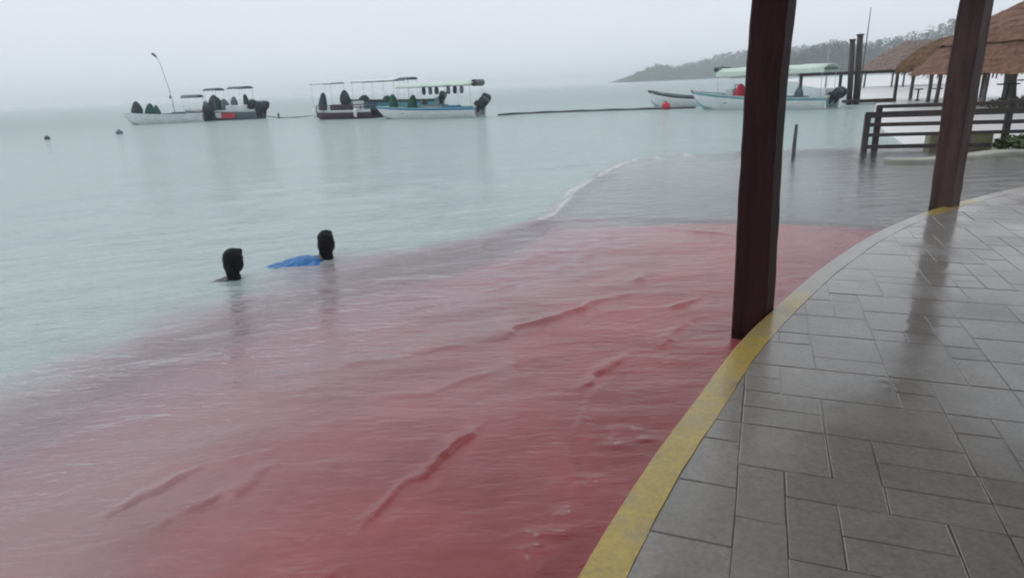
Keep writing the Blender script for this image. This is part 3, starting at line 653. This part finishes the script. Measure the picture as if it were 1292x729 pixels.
# D: mint canopy
a, L = place_boat('panga_boat', (-1.5, 41.0), (-8.4, 43.8), 'white and blue boat under a long mint green canopy')
hull(a, L, 2.1, .58, .80, white, blue, inside, teal); canopy(a, -L/2+.1, L/2-2.1, 1.9, 1.95, mint, thick=.04, val=.0, camber=.22, posts=4)
b = MB(); b.tube([(-L/2+.05, -.6, 2.02), (-L/2+.05, .6, 2.02)], .2, 12); b.build('rolled_awning', charcoal, a)
outboard(a, -L/2-.15, .4, .62, -.75, 1.3); outboard(a, -L/2-.1, -.35, .75, -.5, 1.3)
for k, x_ in enumerate((-2.9, -2.45, -2.0, -1.2, -.75, -.3)):
    b = MB(); b.lathe([(.05, -.5), (.10, -.45), (.12, -.25), (.09, -.05), (.04, 0)], n=10, fn=lambda t, z_: .5+.6*abs(math.cos(t))); o = b.build('life_vest', (greyb, dslate)[k % 2], smooth=True)
    o.location = world_of(a, (x_, .75, 1.93)); tag(o, '%s hanging life vest from the rolled end of the mint canopy' % ('first', 'second', 'third', 'fourth', 'fifth', 'sixth')[k], 'life vest', 'vests hung under the mint canopy')
bundle(a, (2.35, .05, .45), dgreen, 'dark green bundle in the bow of the mint canopied boat', .30, 1.1, 16); bundle(a, (.9, .2, .36), dgreen, 'dark green bundle under the front of the mint canopy', .30, 1.1, 17)
crate('bench_locker', a, (-.75, .35, .4), (1.5, .8, .42), inside, 'grey locker amidships in the mint canopied boat', 'locker', greyb)
crate('cool_box', a, (-.05, .35, .85), (.36, .36, .34), black, 'black box standing on the grey locker', 'box')
crate('cool_box', a, (-2.0, .45, .42), (.95, .7, .34), blue, 'blue flat box towards the stern under the mint canopy', 'box')
# E: turquoise and white boat at right
a, L = place_boat('panga_boat', (16.5, 33.2), (11.0, 38.9), 'white and turquoise boat with a pale canopy behind the nearest post')
hull(a, L, 2.1, .55, 1.0, white, teal, teal, inside); canopy(a, -L/2+.2, L/2-2.0, 1.9, 1.98, mint, thick=.05, val=.18, camber=.2, posts=4)
b = MB(); b.tube([(L/2-1.9, -.8, 2.12), (L/2-1.75, 0, 2.2), (L/2-1.9, .8, 2.12)], .13, 10); b.build('rolled_awning', charcoal, a)
b = MB(); b.box((L/2-2.5, 0, .75), (.45, .7, .7)); cn = b.build('console', white, a, .05)
b = MB(); b.tube([(L/2-2.78+.05*math.sin(t), .2*math.cos(t), 1.12+.2*math.sin(t)) for t in [k*math.pi/8 for k in range(17)]], .025, 6, cap=False); b.build('steering_wheel', black, cn)
b = MB(); b.box((L/2-.12, 0, .98), (.35, .16, .1), tilt=-.4); b.build('bow_fitting', charcoal, a, .02)
outboard(a, -L/2-.12, .35, .55, -.7, 1.0); outboard(a, -L/2-.12, -.35, .55, -.6, 1.0)
b = MB(); b.box((-L/2+.6, 0, .62), (.8, 1.1, .75)); b.build('engine_cover', white, a, .08)
bundle(a, (L/2-3.1, .3, .50), redc, 'red bundle in the turquoise boat just left of the nearest post', .30, .85, 21)
bundle(a, (-1.1, .35, .40), dgreen, 'dark green bundle in the turquoise boat just right of the nearest post', .30, .95, 22)
bundle(a, (-L/2+1.6, .3, .5), greyb, 'small grey bundle near the stern of the turquoise boat', .2, .6, 23)
# G: small skiff
a, L = place_boat('skiff_boat', (13.6, 43.4), (9.9, 45.6), 'small white skiff with dark gunwales left of the turquoise boat')
hull(a, L, 1.6, .55, 1.05, white, charcoal, inside, charcoal)

# ------------------------------------------------------------------ floats, lines, stakes
b = MB(); b.tube([(p.x, p.y, .03+.015*math.sin(p.x*3)) for p in spline([(-.4, 41.6, 0), (1.2, 42.3, 0), (3.25, 42.4, 0), (5.6, 42.0, 0), (8.1, 41.2, 0), (11.6, 40.0, 0)], .3)], .085, 8)
tag(b.build('floating_boom', charcoal, smooth=True), 'long dark floating boom between the mint and the turquoise boats', 'boom')
b = MB(); b.tube([(p.x, p.y, .05+p.z) for p in spline([(-20.3, 55.0, .3), (-18.6, 54.6, 0), (-16.5, 53.6, 0), (-13.8, 48.6, .25)], .3)], .035, 6)
tag(b.build('mooring_line', charcoal, smooth=True), 'thin dark mooring line between the left boats and the maroon one', 'rope')
def buoy(loc, r, m, label):
    t = empty('buoy', loc, 0, label, 'buoy', 'buoys on the lagoon')
    b = MB(); b.lathe([(r*.35, -r*.7), (r*.85, -r*.4), (r, 0), (r*.85, r*.5), (r*.4, r*.85), (r*.15, r*.9)], n=14); b.build('float', m, t, smooth=True)
    b = MB(); b.tube([(0, 0, r*.85), (0, 0, r*1.15)], r*.18, 6); b.build('ring', charcoal, t)
buoy((-25.0, 36.0, .05), .15, charcoal, 'small dark buoy alone at the far left'); buoy((-22.6, 38.7, .05), .20, greyb, 'small grey buoy in front of the farthest left boat')
buoy((9.85, 40.3, .18), .27, redc, 'red round buoy beside the boom and the skiff')
b = MB(); b.tube([(0, 0, -1), (0, 0, .2), (.02, 0, .42)], [.07, .07, .06], 8); o = b.build('mooring_stake', charcoal); o.location = (-18.45, 54.2, 0); tag(o, 'short dark stake on the thin mooring line', 'stake')
b = MB(); b.tube([(0, 0, -1), (0, 0, .3), (.01, .0, .68)], [.045, .043, .035], 8); o = b.build('mooring_stake', mat('grey_wood', (.09, .09, .09), .6)); o.location = (6.45, 14.5, 0); tag(o, 'thin grey stake standing in the water right of the nearest post', 'stake')

# ------------------------------------------------------------------ beach, fence and shore furniture
sand = mat('wet_pale_sand', (.74, .735, .71), .35, .06, .6, bump=.2, bscale=4, coat=.6, coat_r=.25)
pts = [(9.4, 15.3), (11.3, 19.5), (14.6, 26), (20.3, 36), (24.6, 46.7), (35, 73), (47, 106), (64, 145), (78, 190), (90, 240), (330, 240), (330, 15.3)]
b = MB(); b.prism(pts, -.5, .06); tag(b.build('beach', sand), 'pale wet sand shore behind the slatted fence', kind='structure')
pier_m = mat('pier_timber', (.045, .035, .032), .6, .35, 3, stretch=(3, 3, .4))
def fence():
    root = empty('slatted_fence', (8.1, 14.75, 0), math.atan2(-.95, 3.9), 'low dark horizontal slatted fence standing on the flooded edge', 'fence')
    for x_, h_, y_ in ((.06, .82, .0), (.30, 1.0, .09), (2.85, 1.05, .06), (4.6, 1.05, .06)):
        b = MB(); b.box((x_, y_, h_/2-.2), (.12, .10, h_+.4)); b.build('fence_post', pier_m, root, .008)
    for z_, h_, x0 in ((.975, .075, .24), (.80, .13, .0), (.585, .085, .08), (.36, .075, .06), (.10, .085, .06)):
        b = MB(); b.box((x0+2.6, -.035, z_), (5.2, .045, h_)); o = b.build('slat', pier_m, root, .006); o.rotation_euler = (0, random.uniform(-.004, .004), 0)
fence()
conc = mat('pale_concrete', (.36, .35, .29), .6, .2, 3, coat=.5, coat_r=.3)
b = MB(); C_ = spline([(7.55, 12.85), (8.2, 12.6), (9.3, 12.95), (10.3, 13.35), (11.0, 13.1), (11.5, 12.4)], .15); vs = []
for i, p in enumerate(C_):
    t = (C_[min(i+1, len(C_)-1)]-C_[max(i-1, 0)]).normalized(); n_ = Vector((-t.y, t.x, 0)); w_ = .16*min(1, .45+i*.12)
    for s_, z_ in ((-1, -.3), (-1, .05), (-.85, .07), (.85, .07), (1, .05), (1, -.3)): q = p+n_*w_*s_; vs.append((q.x, q.y, z_))
k_ = len(C_); b.add(vs, [(i*6+k, i*6+k+1, i*6+k+7, i*6+k+6) for i in range(k_-1) for k in range(5)]+[tuple(range(6))[::-1], tuple((k_-1)*6+k for k in range(6))])
tag(b.build('low_kerb_wall', conc), 'low curved pale concrete edging just above the flood water', 'edging')
b = MB(); b.box((10.3, 14.75, .10), (1.25, .35, .45), rz=-.24); tag(b.build('footing_wall', mat('olive_concrete', (.25, .25, .15), .7, .25, 4), bevel=.02), 'short olive concrete footing behind the slatted fence', 'wall')
pf = empty('pier_frame', (19.3, 37.0, 0), 0, 'dark timber pier frame with two tall pilings beside the turquoise boat', 'pier')
for x_, y_, r_, z_ in ((-.12, 0, .15, 3.35), (.32, .1, .17, 3.6)):
    b = MB(); b.tube([(x_+.18, y_, -1.5), (x_+.1, y_, 1), (x_-.05, y_, z_)], [r_, r_, r_*.9], 10); p_ = b.build('piling', pier_m, pf, smooth=True)
    b = MB(); b.tube([(x_-.05, y_, z_-.02), (x_-.05, y_, z_+.06)], r_*1.15, 10); b.build('cap', pier_m, p_)
for x_, z0 in ((-2.75, .2), (-.55, .6), (2.55, -1.)):
    b = MB(); b.box((x_+(.06 if x_ > 0 else 0), .1, (z0+1.58)/2), (.13, .13, 1.58-z0)); b.build('upright', pier_m, pf, .01)
b = MB(); b.box((-.1, .1, 1.66), (5.6, .16, .16)); b.build('beam', pier_m, pf, .01)
b = MB(); b.box((.9, -.4, .16), (2.6, .8, .16)); b.build('landing_stage', pier_m, pf, .01)
b = MB(); b.tube([(20.95, 39, -1), (20.95, 39, 2), (21.0, 39, 5.15)], [.045, .04, .02], 6); tag(b.build('flag_pole', mat('weathered_pole', (.16, .15, .14), .6)), 'tall thin bare pole rising behind the pier pilings', 'pole')
b = MB(); b.tube([(18.9, 39, -1), (18.85, 39, 3.2)], .05, 6); tag(b.build('flag_pole', mat('pale_pole', (.4, .39, .37), .6)), 'short pale pole left of the pier pilings', 'pole')

def thatch_mat(name, col):
    m = mat(name, col, .9, .5, 2.5, bump=1., bscale=9, stretch=(2.5, 2.5, .6)); return m
def hut(loc, prof, label, m, posts, ex=1., seed=0, rz=0., peak=(.03,)):
    """thatched hut: shaggy roof as rings of overlapping palm courses, on poles"""
    t = empty('palapa_hut', loc, rz, label, 'hut', 'thatched huts on the shore'); rr = random.Random(seed); b = MB(); n = 72
    rings = []
    for (r0, z0), (r1, z1) in zip(prof[:-1], prof[1:]):
        k = max(1, int(abs(z1-z0)/.22))
        for q in range(k):
            f = q/k; r_ = r0+(r1-r0)*f; z_ = z0+(z1-z0)*f
            rings.append((r_+.04, z_-.05, .10)); rings.append((r_-.03, z_+.04, .03))
    rings.append((prof[-1][0], prof[-1][1], .01)); vs = []
    for r_, z_, j in rings:
        for k in range(n):
            a_ = 2*math.pi*k/n; q = r_+rr.uniform(-j, j)*.6
            vs.append((q*math.cos(a_)*ex, q*math.sin(a_), z_+rr.uniform(-j, j)*.7))
    b.add(vs, [(i*n+k, i*n+(k+1) % n, (i+1)*n+(k+1) % n, (i+1)*n+k) for i in range(len(rings)-1) for k in range(n)]+[tuple((len(rings)-1)*n+k for k in range(n))])
    b.build('thatched_roof', m, t)
    # fringe of hanging fronds at the eave
    b = MB(); r0, z0 = prof[0]
    for k in range(260):
        a_ = 2*math.pi*k/260+rr.uniform(-.01, .01); q = r0+rr.uniform(-.15, .06); l_ = rr.uniform(.12, .34); w_ = rr.uniform(.02, .05)
        c, s_ = math.cos(a_), math.sin(a_); p0 = Vector((q*c*ex, q*s_, z0+.06)); tn = Vector((-s_, c, 0))*w_
        b.add([p0-tn, p0+tn, p0+tn*.6+Vector((.05*c, .05*s_, -l_)), p0-tn*.6+Vector((.05*c, .05*s_, -l_))], [(0, 1, 2, 3)])
    b.build('eave_fringe', m, t)
    for k in range(posts):
        a_ = 2*math.pi*(k+.3)/posts; q = r0*.80
        b = MB(); b.tube([(q*math.cos(a_)*ex, q*math.sin(a_), -.4-loc[2]), (q*math.cos(a_)*ex*.985, q*math.sin(a_)*.985, z0+.25)], [.10, .085], 8); b.build('pole', pole_m, t, smooth=True)
    return t
pole_m = mat('hut_pole', (.17, .15, .135), .6, .3, 4)
hut((24.6, 36, 0), [(3.1, 1.65), (2.75, 2.2), (2.0, 2.8), (1.1, 3.2), (.15, 3.45)], 'rounded brown thatched hut at the left end of the shore', thatch_mat('thatch_brown', (.135, .072, .034)), 4, 1., 1)
hut((25.2, 30, 0), [(5.9, 1.50), (5.2, 2.2), (4.55, 2.85), (4.85, 2.72), (4.3, 3.25), (2.6, 4.05), (1.4, 4.7), (.2, 5.3)], 'big two tiered reddish thatched hut at the right edge', thatch_mat('thatch_red_brown', (.17, .086, .052)), 6, 1., 2)
hut((43.0, 70, 0), [(4.0, 1.6), (3.0, 2.7), (1.6, 3.9), (.8, 4.5)], 'wide pale thatched hut farther back along the beach', thatch_mat('thatch_grey', (.20, .145, .12)), 5, 1.5, 3)
def table(loc, h, r, label, pick=0):
    t = empty('pedestal_table', loc, 0, label, 'table', 'pedestal tables on the shore')
    b = MB(); b.lathe([(r*.9, h-.05), (r, h-.04), (r, h-.01), (r*.97, h)], n=16); b.build('table_top', pier_m, t)
    b = MB(); b.tube([(0, 0, .02), (0, 0, h-.04)], .045, 8); b.build('pedestal', pier_m, t)
    b = MB(); b.lathe([(r*.55, 0), (r*.5, .04), (.06, .06)], n=12); b.build('base', pier_m, t)
for x_, y_, h_, r_, lb in ((22.9, 36.6, .62, .22, 'small round table leftmost under the thatch'), (22.9, 35.0, .66, .26, 'small round table second from the left under the thatch'), (23.0, 33.4, .95, .42, 'taller dark table left of the farther post'), (21.6, 28.4, .92, .42, 'dark round table just right of the farther post'), (22.6, 28.6, 1.05, .40, 'dark round table beside the grey tree trunk')):
    table((x_, y_, .06), h_, r_, lb)
# tree trunk under the big hut, low shrubs
b = MB(); b.tube([(0, 0, -.3), (.03, 0, .3), (-.03, 0, .9), (-.1, .02, 1.5), (-.12, .05, 2.1), (-.2, .1, 2.9)], [.36, .27, .24, .22, .22, .2], 12); o = b.build('tree_trunk', mat('grey_bark', (.20, .20, .18), .8, .3, 4, bump=.8, bscale=12), smooth=True); o.location = (22.7, 29.7, 0)
tag(o, 'thick grey tree trunk under the big thatched hut', 'tree')
leaf_m = mat('shrub_leaf', (.06, .085, .03), .6, .4, 8, rnd=.2); leaf_y = mat('pale_shrub_leaf', (.15, .15, .08), .6, .4, 8)
def shrub(loc, rx, h, label, m, nleaf=420, seed=0):
    t = empty('shrub', loc, 0, label, 'shrub', 'low shrubs on the shore'); rr = random.Random(seed); b = MB(); s_ = MB()
    for k in range(9):
        a_ = rr.uniform(0, 6.28); d = rr.uniform(.1, .8)*rx; s_.tube([(0, 0, -.1), (d*.5*math.cos(a_), d*.5*math.sin(a_), h*.5), (d*math.cos(a_), d*math.sin(a_), h*.9)], [.02, .013, .006], 5)
    for k in range(nleaf):
        a_ = rr.uniform(0, 6.28); d = math.sqrt(rr.random())*rx; z_ = h*rr.uniform(.15, 1)*(1-.5*(d/rx)**2); p = Vector((d*math.cos(a_), d*math.sin(a_), z_))
        u = Vector((rr.uniform(-1, 1), rr.uniform(-1, 1), rr.uniform(-.3, .8))).normalized(); v = u.cross(Vector((rr.uniform(-1, 1), rr.uniform(-1, 1), 1))).normalized(); l_ = rr.uniform(.05, .13)
        b.add([p-u*l_, p+v*l_*.4, p+u*l_, p-v*l_*.4], [(0, 1, 2, 3)])
    b.build('leaves', m, t); s_.build('stem', pole_m, t)
shrub((20.6, 26.8, .06), .85, .42, 'low olive shrub in front of the big thatched hut', leaf_m, 500, 1)
shrub((21.4, 26.6, .06), .45, .78, 'upright dark green shrub before the grey trunk', leaf_m, 420, 2)
shrub((22.9, 27.0, .06), 1.1, .55, 'pale yellowish shrub at the right edge before the hut', leaf_y, 600, 3)
shrub((11.0, 13.75, .04), .5, .28, 'small dark green clump by the foot of the fence at right', leaf_m, 500, 4)

# ------------------------------------------------------------------ wooded shore
fol = mat('far_foliage', (.045, .075, .040), .8, .5, .15)
def wood(name, ridge, ybase, depth, label, leaf, per, seed, hillcol, sc):
    rg = np.random.default_rng(seed); P = np.array(ridge, float); P[:, :2] *= sc; P[:, 2] = 1.75+(P[:, 2]-1.75)*sc; depth *= sc; xs = np.arange(P[0, 0], P[-1, 0], 2.2); top = np.interp(xs, P[:, 0], P[:, 2]); yb = np.interp(xs, P[:, 0], P[:, 1])
    # hill body
    b = MB(); vs = []
    for x, z, y in zip(xs[::3], top[::3], yb[::3]): vs += [(x, y-depth, -.5), (x, y-depth*.5, max(.1, z*.42)), (x, y, max(.2, z*.72)), (x, y+depth*1.4, max(.2, z*.6)), (x, y+depth*2.5, -.5)]
    n = len(vs)//5; b.add(vs, [(i*5+k, (i+1)*5+k, (i+1)*5+k+1, i*5+k+1) for i in range(n-1) for k in range(4)]+[tuple(range(5)), tuple((n-1)*5+k for k in range(5))])
    tag(b.build(hillcol, mat('hill_soil', (.09, .08, .05), .9, .3, .2)), 'low hillside under the wood', kind='structure')
    V = []
    for x, z, y in zip(xs, top, yb):
        for q in range(6):
            f = q/5; hh = max(1.2, z*(.3+.7*f**.7)); cx = x+rg.uniform(-1.5, 1.5); cy = y-depth*(1-f)*.9+rg.uniform(-2, 2); r = rg.uniform(1.6, 3.6)*sc*.6*(.5+.5*min(1, z/10)); cz = hh-r*.85+rg.uniform(-.10, .12)*z
            d = rg.normal(size=(per, 3)); d /= np.linalg.norm(d, axis=1)[:, None]; d *= rg.uniform(.55, 1.05, (per, 1)); d[:, 2] *= .8
            c = np.array([cx, cy, cz])+d*r; c[:, 2] = np.maximum(c[:, 2], .1)
            u = rg.normal(size=(per, 3)); u /= np.linalg.norm(u, axis=1)[:, None]; v = np.cross(u, rg.normal(size=(per, 3))); v /= np.linalg.norm(v, axis=1)[:, None]; s = rg.uniform(.5, 1., (per, 1))*leaf
            V.append(np.stack([c-u*s, c+v*s*.6, c+u*s, c-v*s*.6], 1))
    V = np.concatenate(V).reshape(-1, 3); Fq = np.arange(len(V)).reshape(-1, 4)
    tag(mesh_np(name, V, Fq, fol, smooth=False), label, 'wood', kind='stuff')
wood('far_wood', [(61, 352, 1.5), (66, 350, 4), (72, 350, 6.6), (80, 350, 9.2), (89, 350, 7.6), (97, 350, 9), (109, 350, 11.5), (121, 350, 14), (134, 350, 14.4), (150, 350, 14.5), (180, 350, 15)], 350, 22, 'far hazy wooded headland reaching into the lagoon', 1.1, 60, 5, 'headland', 2.6)
wood('shore_wood', [(77, 192, 3), (80, 190, 6), (82, 190, 7.8), (86, 190, 9), (93, 190, 9.8), (98, 190, 9), (104, 190, 9.2), (112, 190, 10.2), (118, 190, 11.4), (125, 190, 13.4), (136, 190, 14.4), (150, 190, 16), (200, 190, 16)], 190, 16, 'hazy green wood along the shore behind the huts', .75, 90, 6, 'hillside', 2.5)

# ------------------------------------------------------------------ rain haze
b = MB(); b.box((0, 2300, 18.5), (9000, 4700, 45))
hz = b.build('haze', bpy.data.materials.new('rain_haze')); hm = hz.data.materials[0]; hm.use_nodes = True; hm.node_tree.nodes.clear()
ho = hm.node_tree.nodes.new('ShaderNodeOutputMaterial'); hv = hm.node_tree.nodes.new('ShaderNodeVolumePrincipled')
hv.inputs['Color'].default_value = (.91, .94, .965, 1); hv.inputs['Density'].default_value = .0007; hv.inputs['Anisotropy'].default_value = .2
hm.node_tree.links.new(hv.outputs[0], ho.inputs['Volume'])
tag(hz, 'pale rain haze over the lagoon', kind='stuff')
